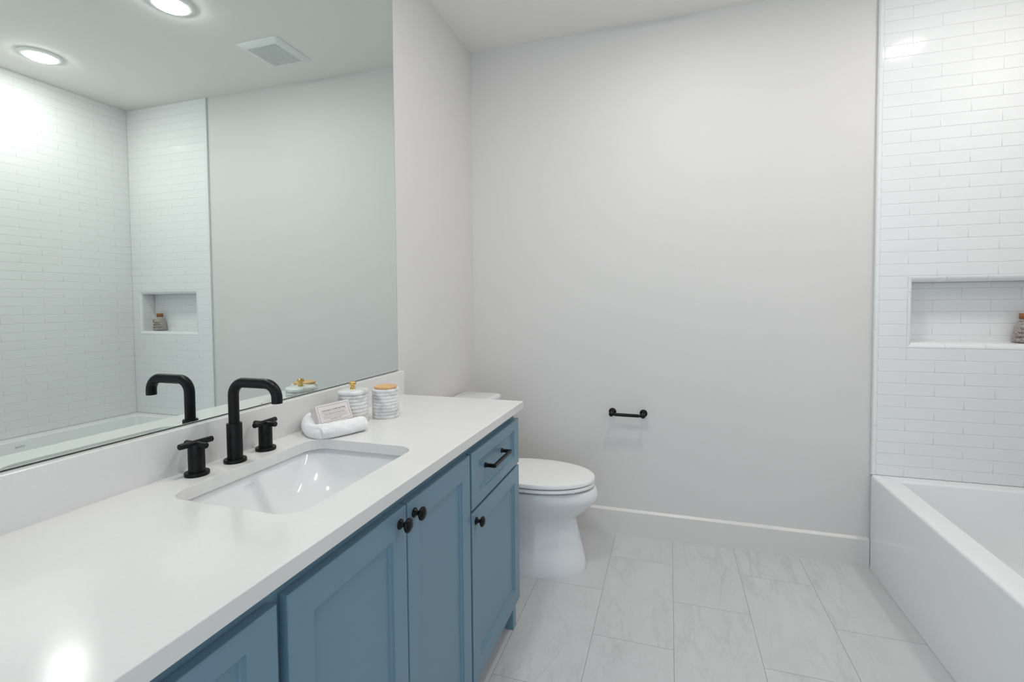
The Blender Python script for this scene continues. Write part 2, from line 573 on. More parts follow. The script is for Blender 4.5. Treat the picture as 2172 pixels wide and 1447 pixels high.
# baseboards
def baseboard(name, x0, x1, y0, y1, side):
    bm = bmesh.new()
    h, th = 0.1417, 0.0145
    prof = [(0, 0), (th, 0), (th, h - 0.0115), (th - 0.0015, h - 0.0095), (0.0035, h - 0.0005), (0.0025, h), (0, h)]
    if side == 'back': rr = [[(x, y1 - a, b) for a, b in prof] for x in (x0, x1)]
    else: rr = [[(x0 + a, y, b) for a, b in prof] for y in (y0, y1)]
    rings(bm, rr, smooth=False)
    return struct(new_obj(name, bm, M_trimw))
baseboard('baseboard_back', 0.015, XT - 0.001, D, D, 'back')
baseboard('baseboard_left', 0, 0, CE - 0.02, D - 0.0, 'left')

# ================================================================ vanity cabinet
van = thing('vanity_cabinet', 'blue-grey painted bathroom vanity cabinet with black hardware under the white countertop', 'cabinet')
FX, DXF = 0.54, 0.56                     # face frame, door faces
Y0V, Y1V = 0.085, 1.842
bm = bmesh.new()
z0, z1 = 0.092, CH - 0.031
yp = [Y0V, 0.596, 0.974, 1.352, Y1V]
# end panels, bottom, back, partitions
for y in (Y0V, Y1V - 0.018):
    box(bm, 0.004, FX - 0.001, y, y + 0.018, z0, z1)
box(bm, 0.004, FX - 0.001, Y0V + 0.018, Y1V - 0.018, z0, z0 + 0.018)
box(bm, 0.004, 0.016, Y0V + 0.018, Y1V - 0.018, z0 + 0.018, z1)
for y in (0.587, 1.343):
    box(bm, 0.016, FX - 0.001, y, y + 0.018, z0 + 0.018, z1)
new_obj('cabinet_body', bm, M_cab, van)
bm = bmesh.new()
fx0 = FX - 0.019
box(bm, fx0, FX, Y0V, Y1V, z1 - 0.042, z1)
box(bm, fx0, FX, Y0V, Y1V, z0, z0 + 0.04)
for y, hw in ((Y0V + 0.02, 0.02), (0.596, 0.022), (1.352, 0.022), (Y1V - 0.02, 0.02), (0.974, 0.018)):
    box(bm, fx0, FX, y - hw, y + hw, z0 + 0.04, z1 - 0.042)
for a, b_ in ((Y0V + 0.04, 0.574), (1.374, Y1V - 0.04)):
    box(bm, fx0, FX, a, b_, 0.636, 0.674)
new_obj('face_frame', bm, M_cab, van)

def shaker(y0, y1, z0, z1, sl, rl, dep=0.0095):
    """shaker panel facing +x"""
    bm = bmesh.new()
    xb, xf = FX + 0.0005, DXF
    st = 0.008
    loops = [(0, xb), (0, xf - 0.0015), (0.0015, xf)]
    def ring(dy, dz, x):
        return [(x, y0 + dy, z0 + dz), (x, y1 - dy, z0 + dz), (x, y1 - dy, z1 - dz), (x, y0 + dy, z1 - dz)]
    rr = [ring(d, d, x) for d, x in loops]
    rr += [ring(sl, rl, xf), ring(sl + 0.0012, rl + 0.0012, xf - 0.0045), ring(sl + st, rl + st, xf - 0.0058), ring(sl + st + 0.001, rl + st + 0.001, xf - dep)]
    rings(bm, rr, True, True, smooth=False)
    return bm

def knob_bm(y, z):
    bm = bmesh.new()
    lathe(bm, [(0.0001, 0.0), (0.0115, 0.0), (0.0118, 0.002), (0.0105, 0.004), (0.0070, 0.0065), (0.0052, 0.010), (0.0052, 0.013), (0.0075, 0.0155),
               (0.0135, 0.0175), (0.0162, 0.0200), (0.0165, 0.0225), (0.0150, 0.0252), (0.0105, 0.0280), (0.005, 0.0293), (0.0001, 0.0296)],
          (DXF, y, z), 'x', 36, cap0=False, cap1=False)
    return bm

def pull_bm(ya, yb, z):
    bm = bmesh.new()
    xo = 0.031
    for y in (ya, yb):
        lathe(bm, [(0.0088, 0.0), (0.0088, 0.003), (0.0075, 0.0055), (0.0058, 0.008)], (DXF - 0.0095, y, z), 'x', 24)
        s = 0.0052
        box(bm, DXF - 0.003, DXF + xo - 0.006, y - s, y + s, z - s, z + s)
    # bar with chamfered (octagonal) section, mitred returns
    s = 0.0060; c = 0.0022
    oc = [(-s, -s + c), (-s + c, -s), (s - c, -s), (s, -s + c), (s, s - c), (s - c, s), (-s + c, s), (-s, s - c)]
    cx_ = DXF + xo - 0.006
    rr = []
    for y, sg in ((ya, -1), (yb, 1)):
        rr.append([(cx_ + a, y + sg * (0.006 - (a + s) * 0.45 + 0.0), z + b_) for a, b_ in oc])
    rings(bm, rr, smooth=False)
    return bm

def door(y0, y1, z0_, z1_, ky, kz):
    d = bevel_mod(new_obj('door', shaker(y0, y1, z0_, z1_, 0.058, 0.060), M_cab, van), 0.001, 2)
    k_ = new_obj('knob', knob_bm(ky, kz), M_blackg, d, smooth=True)
    return d
def drawer(y0, y1, z0_, z1_):
    d = bevel_mod(new_obj('drawer_front', shaker(y0, y1, z0_, z1_, 0.058, 0.038), M_cab, van), 0.001, 2)
    m = (y0 + y1) / 2 - 0.022
    new_obj('pull_handle', pull_bm(m - 0.083, m + 0.083, (z0_ + z1_) / 2 + 0.010), M_blackg, d)
    return d
ZD0, ZD1 = 0.096, 0.839
door(0.607, 0.9715, ZD0, ZD1, 0.943, 0.805)
door(0.9765, 1.345, ZD0, ZD1, 1.007, 0.805)
door(1.358, 1.844, ZD0, 0.649, 1.389, 0.616)
drawer(1.358, 1.844, 0.659, ZD1)
drawer(0.100, 0.5855, 0.659, ZD1)
door(0.100, 0.5855, ZD0, 0.649, 0.555, 0.616)
for y in (1.776, 0.112):
    bm = bmesh.new()
    box(bm, 0.520, 0.5525, y, y + 0.034, 0.0, 0.0915)
    bevel_mod(new_obj('leg', bm, M_cab, van), 0.001, 1)
new_obj('toe_kick', bx(0.472, 0.490, Y0V + 0.03, 1.80, 0.0, 0.0915), M_cab, van)

# ================================================================ countertop + backsplash
SX0, SX1, SY0, SY1, SR = 0.1275, 0.4675, 0.727, 1.183, 0.052
bm = bmesh.new()
CB = CH - 0.030
YC0 = 0.070
def slab_edge(ring):
    vs = [bm.verts.new(p) for p in ring]
    return [bm.edges.new((vs[i], vs[(i + 1) % len(vs)])) for i in range(len(vs))]
e = slab_edge([(0.0015, YC0, CH), (CX, YC0, CH), (CX, CE, CH), (0.0015, CE, CH)])
e += slab_edge(rrect(SX0, SX1, SY0, SY1, SR, CH, 10))
bmesh.ops.triangle_fill(bm, use_beauty=True, use_dissolve=False, edges=e)
# drop triangles that fall inside the sink opening
for f in [f for f in bm.faces if SX0 + 0.01 < f.calc_center_median().x < SX1 - 0.01 and SY0 + 0.01 < f.calc_center_median().y < SY1 - 0.01
          and all(SX0 - 1e-4 <= v.co.x <= SX1 + 1e-4 and SY0 - 1e-4 <= v.co.y <= SY1 + 1e-4 for v in f.verts)]:
    bm.faces.remove(f)
r = bmesh.ops.extrude_face_region(bm, geom=bm.faces[:])
for v in [g for g in r['geom'] if isinstance(g, bmesh.types.BMVert)]:
    v.co.z = CB
ct = new_obj('countertop', bm, M_quartz)
bevel_mod(ct, 0.0018, 3, 50)
tag(ct, 'white quartz countertop with an undermount sink cut-out, on the blue-grey vanity', 'countertop')
bm = bmesh.new()
zb_, zt_ = CH + 0.0001, CH + 0.1058
prof = [(0.0008, zb_), (BX, zb_), (BX, zt_ - 0.0018), (BX - 0.0006, zt_ - 0.0006), (BX - 0.0018, zt_), (0.0008, zt_)]
rings(bm, [[(x_, y_, z_) for x_, z_ in prof] for y_ in (YC0, CE - 0.0003)], smooth=False)
bs = new_obj('backsplash', bm, M_quartz)
tag(bs, 'low white quartz backsplash strip along the wall between countertop and mirror', 'backsplash')

# ================================================================ sink
sink = thing('undermount_sink', 'white rectangular undermount basin set in the countertop below the black faucet', 'sink', (0.3, 0.955, CB))
sl = lambda p: (p[0] - 0.3, p[1] - 0.955, p[2] - CB)
rr = []
o_ = 0.004
spec = [  # inset x0,x1,y, z, r
    (-0.028, -0.028, -0.028, CB - 0.001, 0.07), (-0.006, -0.006, -0.006, CB - 0.001, 0.055), (-0.004, -0.004, -0.004, CB - 0.003, 0.054),
    (0.000, 0.000, 0.000, CB - 0.012, 0.056), (0.006, 0.004, 0.010, CB - 0.030, 0.062), (0.018, 0.012, 0.030, CB - 0.060, 0.075),
    (0.034, 0.024, 0.058, CB - 0.090, 0.088), (0.052, 0.040, 0.090, CB - 0.112, 0.092), (0.075, 0.065, 0.130, CB - 0.124, 0.08),
    (0.105, 0.095, 0.170, CB - 0.128, 0.055), (0.146, 0.146, 0.205, CB - 0.1295, 0.022)]
def sring(s, out=0.0):
    a, b_, c_, z_, r_ = s
    return [sl(p) for p in rrect(SX0 - o_ + a - out, SX1 + o_ - b_ + out, SY0 - o_ + c_ - out, SY1 + o_ - c_ + out, r_ + out, z_, 10)]
inner = [sring(s) for s in spec]
outer = [sring((s[0], s[1], s[2], s[3] - 0.009, s[4]), 0.009) for s in spec[1:]]
bm = bmesh.new()
vs_i = rings(bm, inner, False, True)
vs_o = rings(bm, [inner[0]] + outer, False, True)
bmesh.ops.remove_doubles(bm, verts=bm.verts[:], dist=1e-5)
new_obj('basin', bm, M_ceramic, sink, smooth=True)
bm = bmesh.new()
lathe(bm, [(0.0001, 0), (0.021, 0), (0.021, 0.003), (0.018, 0.005), (0.0001, 0.0055)], sl(((SX0 + SX1) / 2, 0.955, CB - 0.1292)), 'z', 32)
new_obj('drain', bm, M_black, sink, smooth=True, auto=40)
bm = fit_text(text_bm('KOHLER', 0.007, 0.0001), 0.030)
for v in bm.verts:
    x, y, z = v.co
    # upright on the back slope of the bowl, read from the front
    v.co = Vector(sl((SX0 + 0.0045 - y * 0.30 + z, 0.940 + x, CB - 0.0255 + y)))
new_obj('maker_mark', bm, M_mark, sink)

# ================================================================ faucet (spout and two cross handles)
FXX, FYY = 0.080, 0.946
sp_ = thing('widespread_faucet', 'matte black widespread faucet with square-arched spout and two cross handles, behind the sink', 'faucet', (FXX, FYY, CH))
bm = bmesh.new()
lathe(bm, [(0.0001, 0), (0.0262, 0), (0.0265, 0.002), (0.0265, 0.007), (0.0255, 0.0085), (0.0001, 0.0086)], (0, 0, 0), 'z', 48)
new_obj('base_flange', bm, M_black, sp_, smooth=True, auto=40)
bm = bmesh.new()
lathe(bm, [(0.0180, 0.008), (0.0180, 0.098), (0.0170, 0.100), (0.0001, 0.1002)], (0, 0, 0), 'z', 48)
new_obj('spout_sleeve', bm, M_black, sp_, smooth=True, auto=40)
bm = bmesh.new()
R_ = 0.034; RT = 0.0126; zt = 0.2045; xt_ = 0.1385
path = [(0, 0, 0.09), (0, 0, 0.13)]
for i in range(0, 13):
    a = PI / 2 * i / 12
    path.append((R_ - R_ * math.cos(a), 0, zt - R_ + R_ * math.sin(a)))
for i in range(0, 13):
    a = PI / 2 * i / 12
    path.append((xt_ - R_ + R_ * math.sin(a), 0, zt - R_ + R_ * math.cos(a)))
path.append((xt_, 0, 0.1575))
sweep(bm, path, RT, 32)
new_obj('spout_tube', bm, M_black, sp_, smooth=True, auto=50)

def cross_handle(loc, rot):
    bm = bmesh.new()
    lathe(bm, [(0.0175, 0.008), (0.0175, 0.0485), (0.0168, 0.049), (0.0168, 0.050), (0.0175, 0.0505), (0.0175, 0.072), (0.0163, 0.0745), (0.0001, 0.0748)], (0, 0, 0), 'z', 48)
    h = new_obj('handle', bm, M_black, sp_, smooth=True, auto=40)
    h.location = (loc[0] - FXX, loc[1] - FYY, 0.0)
    h.rotation_euler = (0, 0, rot)
    bm = bmesh.new()
    lathe(bm, [(0.0001, 0), (0.0258, 0), (0.0262, 0.002), (0.0262, 0.007), (0.0252, 0.0085), (0.0001, 0.0086)], (0, 0, 0), 'z', 48)
    new_obj('handle_flange', bm, M_black, h, smooth=True, auto=40)
    bm = bmesh.new()
    zc = 0.0755
    for d, dz_, L_ in ((Vector((1, 0, 0)), -0.003, 0.0345), (Vector((0, 1, 0)), 0.0005, 0.0400)):
        c0 = Vector((0, 0, zc + dz_))
        sweep(bm, [c0 - d * L_, c0 - d * (L_ - 0.001), c0 + d * (L_ - 0.001), c0 + d * L_], [0.0062, 0.0070, 0.0070, 0.0062], 20)
    new_obj('cross_grip', bm, M_black, h, smooth=True, auto=45)
cross_handle((0.0745, 0.8455), math.radians(-3.5))
cross_handle((0.0755, 1.0485), math.radians(4.5))

# ================================================================ wall mirror
bm = bmesh.new()
ym0, ym1, zm0, zm1 = 0.075, 1.8533, CH + 0.1058 + 0.0015, 2.74
def mxp(y, z): return 0.0046 - 0.0022 * (y - 1.5) + 0.0009 * (z - 1.5)
back = [(0.0006, ym0, zm0), (0.0006, ym1, zm0), (0.0006, ym1, zm1), (0.0006, ym0, zm1)]
fr = [(mxp(y, z) - 0.0008, y, z) for _, y, z in back]
fi = [(mxp(y, z), y + a, z + b_) for (_, y, z), a, b_ in zip(back, (0.0022, -0.0022, -0.0022, 0.0022), (0.0022, 0.0022, -0.0022, -0.0022))]
vb, vf, vi = [[bm.verts.new(p) for p in q] for q in (back, fr, fi)]
bm.faces.new(vb)
for p, q in ((vb, vf), (vf, vi)):
    for i in range(4):
        bm.faces.new((p[i], p[(i + 1) % 4], q[(i + 1) % 4], q[i]))
ff = bm.faces.new(vi); ff.material_index = 1
mi_ = new_obj('wall_mirror', bm, [M_edge, M_mirror])
tag(mi_, 'large frameless wall mirror above the backsplash reflecting the tiled tub corner', 'mirror')

# ================================================================ canisters
def ribbed(r0, z0_, z1_, n, bulge=0.0019):
    prof = [(0.0001, z0_), (r0 - 0.004, z0_)]
    hstep = (z1_ - z0_) / n
    for j in range(n):
        for q in range(0, 9):
            a = PI * q / 8
            prof.append((r0 - bulge * 1.1 + bulge * math.sin(a) ** 0.7, z0_ + hstep * (j + q / 8)))
    return prof
jar = thing('marble_canister', 'larger ribbed white marble canister with brass knob lid, behind the soap box', 'canister', (0.1125, 1.386, CH), 'marble canisters on the countertop')
bm = bmesh.new()
lathe(bm, ribbed(0.0500, 0.0, 0.0950, 8) + [(0.042, 0.0952), (0.0001, 0.0952)], (0, 0, 0), 'z', 64)
new_obj('canister_body', bm, M_marble, jar, smooth=True)
bm = bmesh.new()
lathe(bm, [(0.0001, 0.0955), (0.0470, 0.0955), (0.0495, 0.0970), (0.0508, 0.1005), (0.0505, 0.1050), (0.0480, 0.1090), (0.043, 0.1108), (0.0001, 0.1118)], (0, 0, 0), 'z', 64)
lid = new_obj('canister_lid', bm, M_marble, jar, smooth=True)
bm = bmesh.new()
lathe(bm, [(0.0001, 0.1112), (0.0095, 0.1112), (0.0096, 0.1130), (0.0078, 0.1155), (0.0064, 0.1200), (0.0068, 0.1240), (0.0090, 0.1262), (0.0113, 0.1285),
           (0.0119, 0.1315), (0.0115, 0.1348), (0.0092, 0.1376), (0.0050, 0.1390), (0.0001, 0.1392)], (0, 0, 0), 'z', 40)
new_obj('lid_knob', bm, M_brass, lid, smooth=True)

jar2 = thing('marble_canister', 'smaller ribbed white marble canister with flat wooden lid near the counter end', 'canister', (0.179, 1.481, CH), 'marble canisters on the countertop')
bm = bmesh.new()
lathe(bm, ribbed(0.0475, 0.0, 0.1020, 9) + [(0.0400, 0.1022), (0.0001, 0.1022)], (0, 0, 0), 'z', 64)
new_obj('canister_body', bm, M_marble, jar2, smooth=True)
bm = bmesh.new()
lathe(bm, [(0.0001, 0.1023), (0.0365, 0.1023), (0.0385, 0.1036), (0.0385, 0.1090), (0.0372, 0.1104), (0.0001, 0.1106)], (0, 0, 0), 'z', 64)
new_obj('canister_lid', bm, M_wood, jar2, smooth=True, auto=40)

# ================================================================ soap box
ya, ti, ro = 1.135, -0.425, -0.057
Rz = Matrix.Rotation(ya, 3, 'Z'); Rx = Matrix.Rotation(ti, 3, 'X'); Ry = Matrix.Rotation(ro, 3, 'Y')
RB = Rz @ Rx @ Ry
LB, HB, TB = 0.110, 0.061, 0.038
soap = thing('soap_box', 'pale pink carton of hand soap with grey lettering leaning in the rolled towel', 'soap box', (0.132, 1.199, 0.937))
soap.rotation_euler = RB.to_euler()
carton = bevel_mod(new_obj('carton', bx(0, LB, 0, TB, 0, HB), M_card, soap), 0.0008, 2)
bm = bmesh.new()
i_ = 0.0052; w_ = 0.0007; e_ = 0.0002
box(bm, i_, LB - i_, -e_, 0.0003, HB - i_ - w_, HB - i_)
box(bm, i_, LB - i_, -e_, 0.0003, i_, i_ + w_)
box(bm, i_, i_ + w_, -e_, 0.0003, i_ + w_, HB - i_ - w_)
box(bm, LB - i_ - w_, LB - i_, -e_, 0.0003, i_ + w_, HB - i_ - w_)
for y, z0_, z1_ in ((0.0355, HB - 0.012, HB - 0.002), (0.0355, 0.002, 0.012), (0.004, 0.002, 0.011)):
    pass
box(bm, -e_, 0.0003, TB - 0.0075, TB - 0.0068, HB - 0.011, HB - 0.0005)
box(bm, -e_, 0.0003, TB - 0.009, TB - 0.0083, 0.0005, 0.013)
new_obj('printed_border', bm, M_ink, soap)
def print_on(bm_, s, size, width, zc, m=None, **kw):
    b2 = fit_text(text_bm(s, size, 0.00008, **kw), width)
    for v in b2.verts:
        v.co = Vector((LB / 2 + v.co.x, -0.00015 - v.co.z, zc + v.co.y))
    me = bpy.data.meshes.new('tmp'); b2.to_mesh(me); b2.free()
    bm_.from_mesh(me); bpy.data.meshes.remove(me)
bm = bmesh.new()
print_on(bm, 'COCONUT & SHEA BUTTER', 0.0050, 0.078, 0.0390, bold=0.00012)
new_obj('title_lettering', bm, M_ink, soap)
bm = bmesh.new()
print_on(bm, 'NET WT 200 g / 7.0 OZ', 0.0032, 0.036, 0.0105, bold=0.00008)
new_obj('weight_lettering', bm, M_ink, soap)
bm = bmesh.new()
print_on(bm, 'Nourishing Hand & Body Soap', 0.0050, 0.066, 0.0283, shear=0.3, bold=0.00004)
for z_, a, b_ in ((0.0364, 0.013, 0.097), (0.0344, 0.013, 0.097), (0.0262, 0.013, 0.097), (0.0160, 0.016, 0.094)):
    box(bm, a, b_, -0.0002, 0.0002, z_, z_ + 0.00035)
for k_ in range(4):
    box(bm, 0.016, 0.044, -0.0002, 0.0002, 0.0175 + k_ * 0.0021, 0.0178 + k_ * 0.0021)
    box(bm, 0.050, 0.094, -0.0002, 0.0002, 0.0175 + k_ * 0.0021, 0.0178 + k_ * 0.0021)
box(bm, 0.047, 0.0473, -0.0002, 0.0002, 0.0170, 0.0250)
new_obj('fine_print', bm, M_ink2, soap)

# ================================================================ rolled hand towel
def catmull(pts, n=8):
    P = [Vector(p) for p in pts]
    P = [P[0] * 2 - P[1]] + P + [P[-1] * 2 - P[-2]]
    out = []
    for i in range(1, len(P) - 2):
        for j in range(n):
            s = j / n
            a, b_, c_, d_ = P[i - 1], P[i], P[i + 1], P[i + 2]
            out.append(0.5 * ((2 * b_) + (c_ - a) * s + (2 * a - 5 * b_ + 4 * c_ - d_) * s * s + (3 * b_ - a - 3 * c_ + d_) * s ** 3))
    out.append(P[-2])
    return out
bm = bmesh.new()
# front roll: fat, almost straight, blunt right end
tp = catmull([(0.155, 1.176, 0.0170), (0.176, 1.207, 0.0215), (0.192, 1.238, 0.0222), (0.203, 1.266, 0.0226), (0.213, 1.291, 0.0228), (0.2145, 1.297, 0.0228)], 7)
N_ = len(tp); tr = []
for i in range(N_):
    q_ = i / (N_ - 1)
    r_ = 0.0238
    if q_ < 0.16: r_ *= 0.62 + 0.38 * math.sin(q_ / 0.16 * PI / 2)
    if q_ > 0.955: r_ *= 0.70 + 0.30 * math.sqrt(max(0.0, (1 - q_) / 0.045))
    tr.append(r_)
sweep(bm, [Vector((p.x, p.y, CH + p.z)) for p in tp], tr, 28, 1.0, 1.0)
# band folded round the left end and up behind the carton
tp = catmull([(0.168, 1.194, 0.013), (0.145, 1.180, 0.012), (0.112, 1.189, 0.0145), (0.085, 1.208, 0.0225), (0.064, 1.229, 0.0280), (0.0540, 1.250, 0.0305), (0.0535, 1.275, 0.029), (0.0545, 1.300, 0.026)], 7)
N_ = len(tp)
tr = [0.0120 + 0.0105 * min(1.0, (i / (N_ - 1)) / 0.5) for i in range(N_)]
tr[0] *= 0.6; tr[-1] *= 0.7
sweep(bm, [Vector((p.x, p.y, CH + p.z)) for p in tp], tr, 28, 0.95, 1.22)
# tuck of cloth bridging the two
tp = catmull([(0.092, 1.203, 0.017), (0.112, 1.191, 0.022), (0.135, 1.187, 0.026), (0.157, 1.194, 0.0285), (0.176, 1.212, 0.0270)], 6)
N_ = len(tp)
sweep(bm, [Vector((p.x, p.y, CH + p.z)) for p in tp], [0.0115 + 0.0035 * math.sin(PI * i / (N_ - 1)) for i in range(N_)], 24, 1.0, 1.0)
# thin layer under the carton
rr = [[(x, y, CH + z_) for x, y in ((0.165, 1.205), (0.190, 1.285), (0.150, 1.300), (0.085, 1.290), (0.070, 1.225), (0.110, 1.195))] for z_ in (0.001, 0.012)]
rings(bm, rr, smooth=True)
rn = random.Random(3)
from mathutils import noise as mn
for v in bm.verts:
    n0 = mn.noise(v.co * 38.0) * 0.0034 + mn.noise(v.co * 95.0) * 0.0014
    v.co += Vector((n0, -n0, n0 * 0.6))
    # spiral lap line along the roll, flattened underside
    if v.co.z < CH + 0.0005: v.co.z = CH + 0.0005
tw = new_obj('hand_towel', bm, M_towel, smooth=True)
rm = tw.modifiers.new('remesh', 'REMESH'); rm.mode = 'VOXEL'; rm.voxel_size = 0.0016; rm.use_smooth_shade = True
sm = tw.modifiers.new('smooth', 'SMOOTH'); sm.factor = 0.6; sm.iterations = 8
tag(tw, 'white terry hand towel rolled and bent around the soap carton at the sink corner', 'towel')

# ================================================================ toilet
toi = thing('toilet', 'white two-piece elongated toilet with closed lid behind the vanity end', 'toilet', (0, 0, 0))
TY = 2.300
def egg(xb, xf, hw, z_, n=48, k=0.42, sq=2.0, yc=TY):
    """plan outline: xb back, xf front tip, hw half width, widest at xb + k*(len)"""
    xm = xb + (xf - xb) * k
    out = []
    for i in range(n):
        a = 2 * PI * i / n
        c_, s_ = math.cos(a), math.sin(a)
        if c_ >= 0:
            x = xm + (xf - xm) * (abs(c_) ** 1.0)
            y = hw * (abs(s_) ** 1.0) * (1 if s_ >= 0 else -1)
        else:
            e2 = 2.0 / sq
            x = xm - (xm - xb) * (abs(c_) ** e2)
            y = hw * (abs(s_) ** e2) * (1 if s_ >= 0 else -1)
        out.append((x, yc + y, z_))
    return out
bm = bmesh.new()
st = [(0.15, 0.757, 0.164, 0.000, 3.4), (0.15, 0.759, 0.165, 0.008, 3.4), (0.15, 0.754, 0.160, 0.05, 3.4), (0.16, 0.738, 0.145, 0.12, 3.2), (0.17, 0.722, 0.130, 0.18, 3.0),
      (0.175, 0.712, 0.121, 0.225, 2.8), (0.175, 0.709, 0.118, 0.246, 2.6), (0.175, 0.711, 0.119, 0.254, 2.6), (0.175, 0.718, 0.123, 0.262, 2.5), (0.17, 0.745, 0.139, 0.285, 2.5), (0.165, 0.778, 0.159, 0.315, 2.5),
      (0.165, 0.799, 0.173, 0.338, 2.5), (0.165, 0.8060, 0.1775, 0.3465, 2.5), (0.165, 0.8115, 0.181, 0.355, 2.5), (0.165, 0.8150, 0.1835, 0.366, 2.5), (0.165, 0.8150, 0.1845, 0.378, 2.5), (0.165, 0.810, 0.1825, 0.395, 2.5),
      (0.165, 0.8070, 0.1810, 0.4035, 2.5), (0.165, 0.8035, 0.179, 0.4068, 2.5), (0.165, 0.797, 0.1745, 0.4080, 2.5), (0.17, 0.785, 0.166, 0.4083, 2.5)]
rings(bm, [egg(a, b_, c_, d_, sq=e2) for a, b_, c_, d_, e2 in st])
bowl = new_obj('bowl', bm, M_ceramic, toi, smooth=True, auto=60)
bm = bmesh.new()
st = [(0.300, 0.797, 0.1850, 0.4200), (0.299, 0.799, 0.1865, 0.4210), (0.299, 0.799, 0.1865, 0.4315), (0.302, 0.796, 0.184, 0.4345), (0.306, 0.790, 0.180, 0.4352)]
rings(bm, [egg(a, b_, c_, d_, sq=3.2) for a, b_, c_, d_ in st])
for dx_, dy_ in ((0.70, 0.10), (0.70, -0.10), (0.45, 0.15), (0.45, -0.15)):
    box(bm, dx_, dx_ + 0.02, TY + dy_ - 0.006, TY + dy_ + 0.006, 0.4085, 0.4205)
new_obj('seat', bm, M_white, toi, smooth=True, auto=40)
bm = bmesh.new()
st = [(0.300, 0.798, 0.187, 0.4418), (0.297, 0.8003, 0.1885, 0.4425), (0.297, 0.8005, 0.1885, 0.4465), (0.297, 0.8005, 0.1885, 0.4550), (0.300, 0.796, 0.1855, 0.4605), (0.318, 0.775, 0.172, 0.4640), (0.36, 0.72, 0.13, 0.4655)]
rings(bm, [egg(a, b_, c_, d_, sq=3.2) for a, b_, c_, d_ in st])
box(bm, 0.62, 0.64, TY - 0.12, TY - 0.108, 0.4348, 0.4425)
box(bm, 0.62, 0.64, TY + 0.108, TY + 0.12, 0.4348, 0.4425)
new_obj('lid', bm, M_white, toi, smooth=True, auto=40)
for yy in (TY - 0.075, TY + 0.075):
    bm = bmesh.new()
    rings(bm, [rrect(0.262, 0.303, yy - 0.022, yy + 0.022, 0.01, z_, 3) for z_ in (0.4120, 0.452)], smooth=False)
    new_obj('seat_hinge', bm, M_white, toi)
bm = bmesh.new()
rings(bm, [rrect(0.035, 0.215, TY - 0.205, TY + 0.205, 0.035, 0.395, 5), rrect(0.028, 0.228, TY - 0.222, TY + 0.222, 0.035, 0.50, 5), rrect(0.024, 0.236, TY - 0.230, TY + 0.230, 0.035, 0.7585, 5)])
rings(bm, [rrect(0.10, 0.235, TY - 0.14, TY + 0.14, 0.03, 0.35, 5), rrect(0.10, 0.235, TY - 0.14, TY + 0.14, 0.03, 0.3955, 5)])
new_obj('tank', bm, M_ceramic, toi, smooth=True, auto=50)
bm = bmesh.new()
LZ = 0.7600
rings(bm, [rrect(0.018, 0.242, TY - 0.238, TY + 0.238, 0.035, LZ, 6), rrect(0.014, 0.248, TY - 0.244, TY + 0.244, 0.038, LZ + 0.004, 6), rrect(0.014, 0.248, TY - 0.244, TY + 0.244, 0.038, LZ + 0.028, 6),
           rrect(0.018, 0.244, TY - 0.240, TY + 0.240, 0.036, LZ + 0.036, 6), rrect(0.034, 0.226, TY - 0.222, TY + 0.222, 0.03, LZ + 0.040, 6)])
new_obj('tank_lid', bm, M_ceramic, toi, smooth=True, auto=60)
bm = bmesh.new()
lathe(bm, [(0.012, 0), (0.012, 0.008), (0.006, 0.012)], (0.2355, TY - 0.17, 0.70), 'x', 20)
sweep(bm, [(0.249, TY - 0.17, 0.70), (0.252, TY - 0.13, 0.697), (0.252, TY - 0.09, 0.694)], 0.005, 12)
new_obj('flush_lever', bm, M_chrome, toi, smooth=True)

# ================================================================ toilet paper holder
tph = thing('toilet_paper_holder', 'empty matte black toilet paper holder bar on the painted back wall', 'toilet paper holder', (0, 0, 0))
PZ = 0.6885
for x in (0.839, 1.008):
    bm = bmesh.new()
    lathe(bm, [(0.0001, 0.0), (0.0205, 0.0), (0.0208, 0.003), (0.0195, 0.005), (0.0170, 0.0055), (0.0165, 0.008), (0.0150, 0.0095), (0.0120, 0.010), (0.0100, 0.012),
               (0.0095, 0.020), (0.0090, 0.050), (0.0098, 0.055), (0.0120, 0.060), (0.0132, 0.068), (0.0120, 0.076), (0.0080, 0.081), (0.0001, 0.083)], (x, D - 0.0003, PZ), '-y', 36)
    new_obj('mounting_post', bm, M_black, tph, smooth=True, auto=50)
bm = bmesh.new()
YB = D - 0.068
lathe(bm, [(0.0060, 0.845), (0.0060, 0.858), (0.0088, 0.8585), (0.0088, 0.985), (0.0074, 0.9855), (0.0074, 1.000)], (0, YB, PZ - 0.001), 'x', 28)
new_obj('roller_bar', bm, M_black, tph, smooth=True, auto=40)

# ================================================================ bathtub
tub = thing('bathtub', 'white alcove bathtub with smooth apron along the tiled corner', 'bathtub', (0, 0, 0))
tx0, tx1, ty0, ty1 = XT + 0.0005, W - 0.0130, YW + 0.0130, D - 0.0130
ix0_, ix1_, iy0, iy1 = 2.1765, 2.780, 1.30, 2.642
R0 = []
R0.append(rrect(tx0, tx1, ty0, ty1, 0.001, 0.004, 5))
for a in [PI / 2 * i / 5 for i in range(6)]:
    q = 0.012
    off_ = q - q * math.cos(a)
    R0.append(rrect(tx0 + off_, tx1, ty0, ty1, 0.001, HT - q + q * math.sin(a), 5))
q = 0.010
for a in [PI / 2 * i / 5 for i in range(6)]:
    off_ = q * math.sin(a)
    R0.append(rrect(ix0_ - q + off_, ix1_ + q - off_, iy0 - q + off_, iy1 + q - off_, 0.028, HT - (q - q * math.cos(a)), 5))
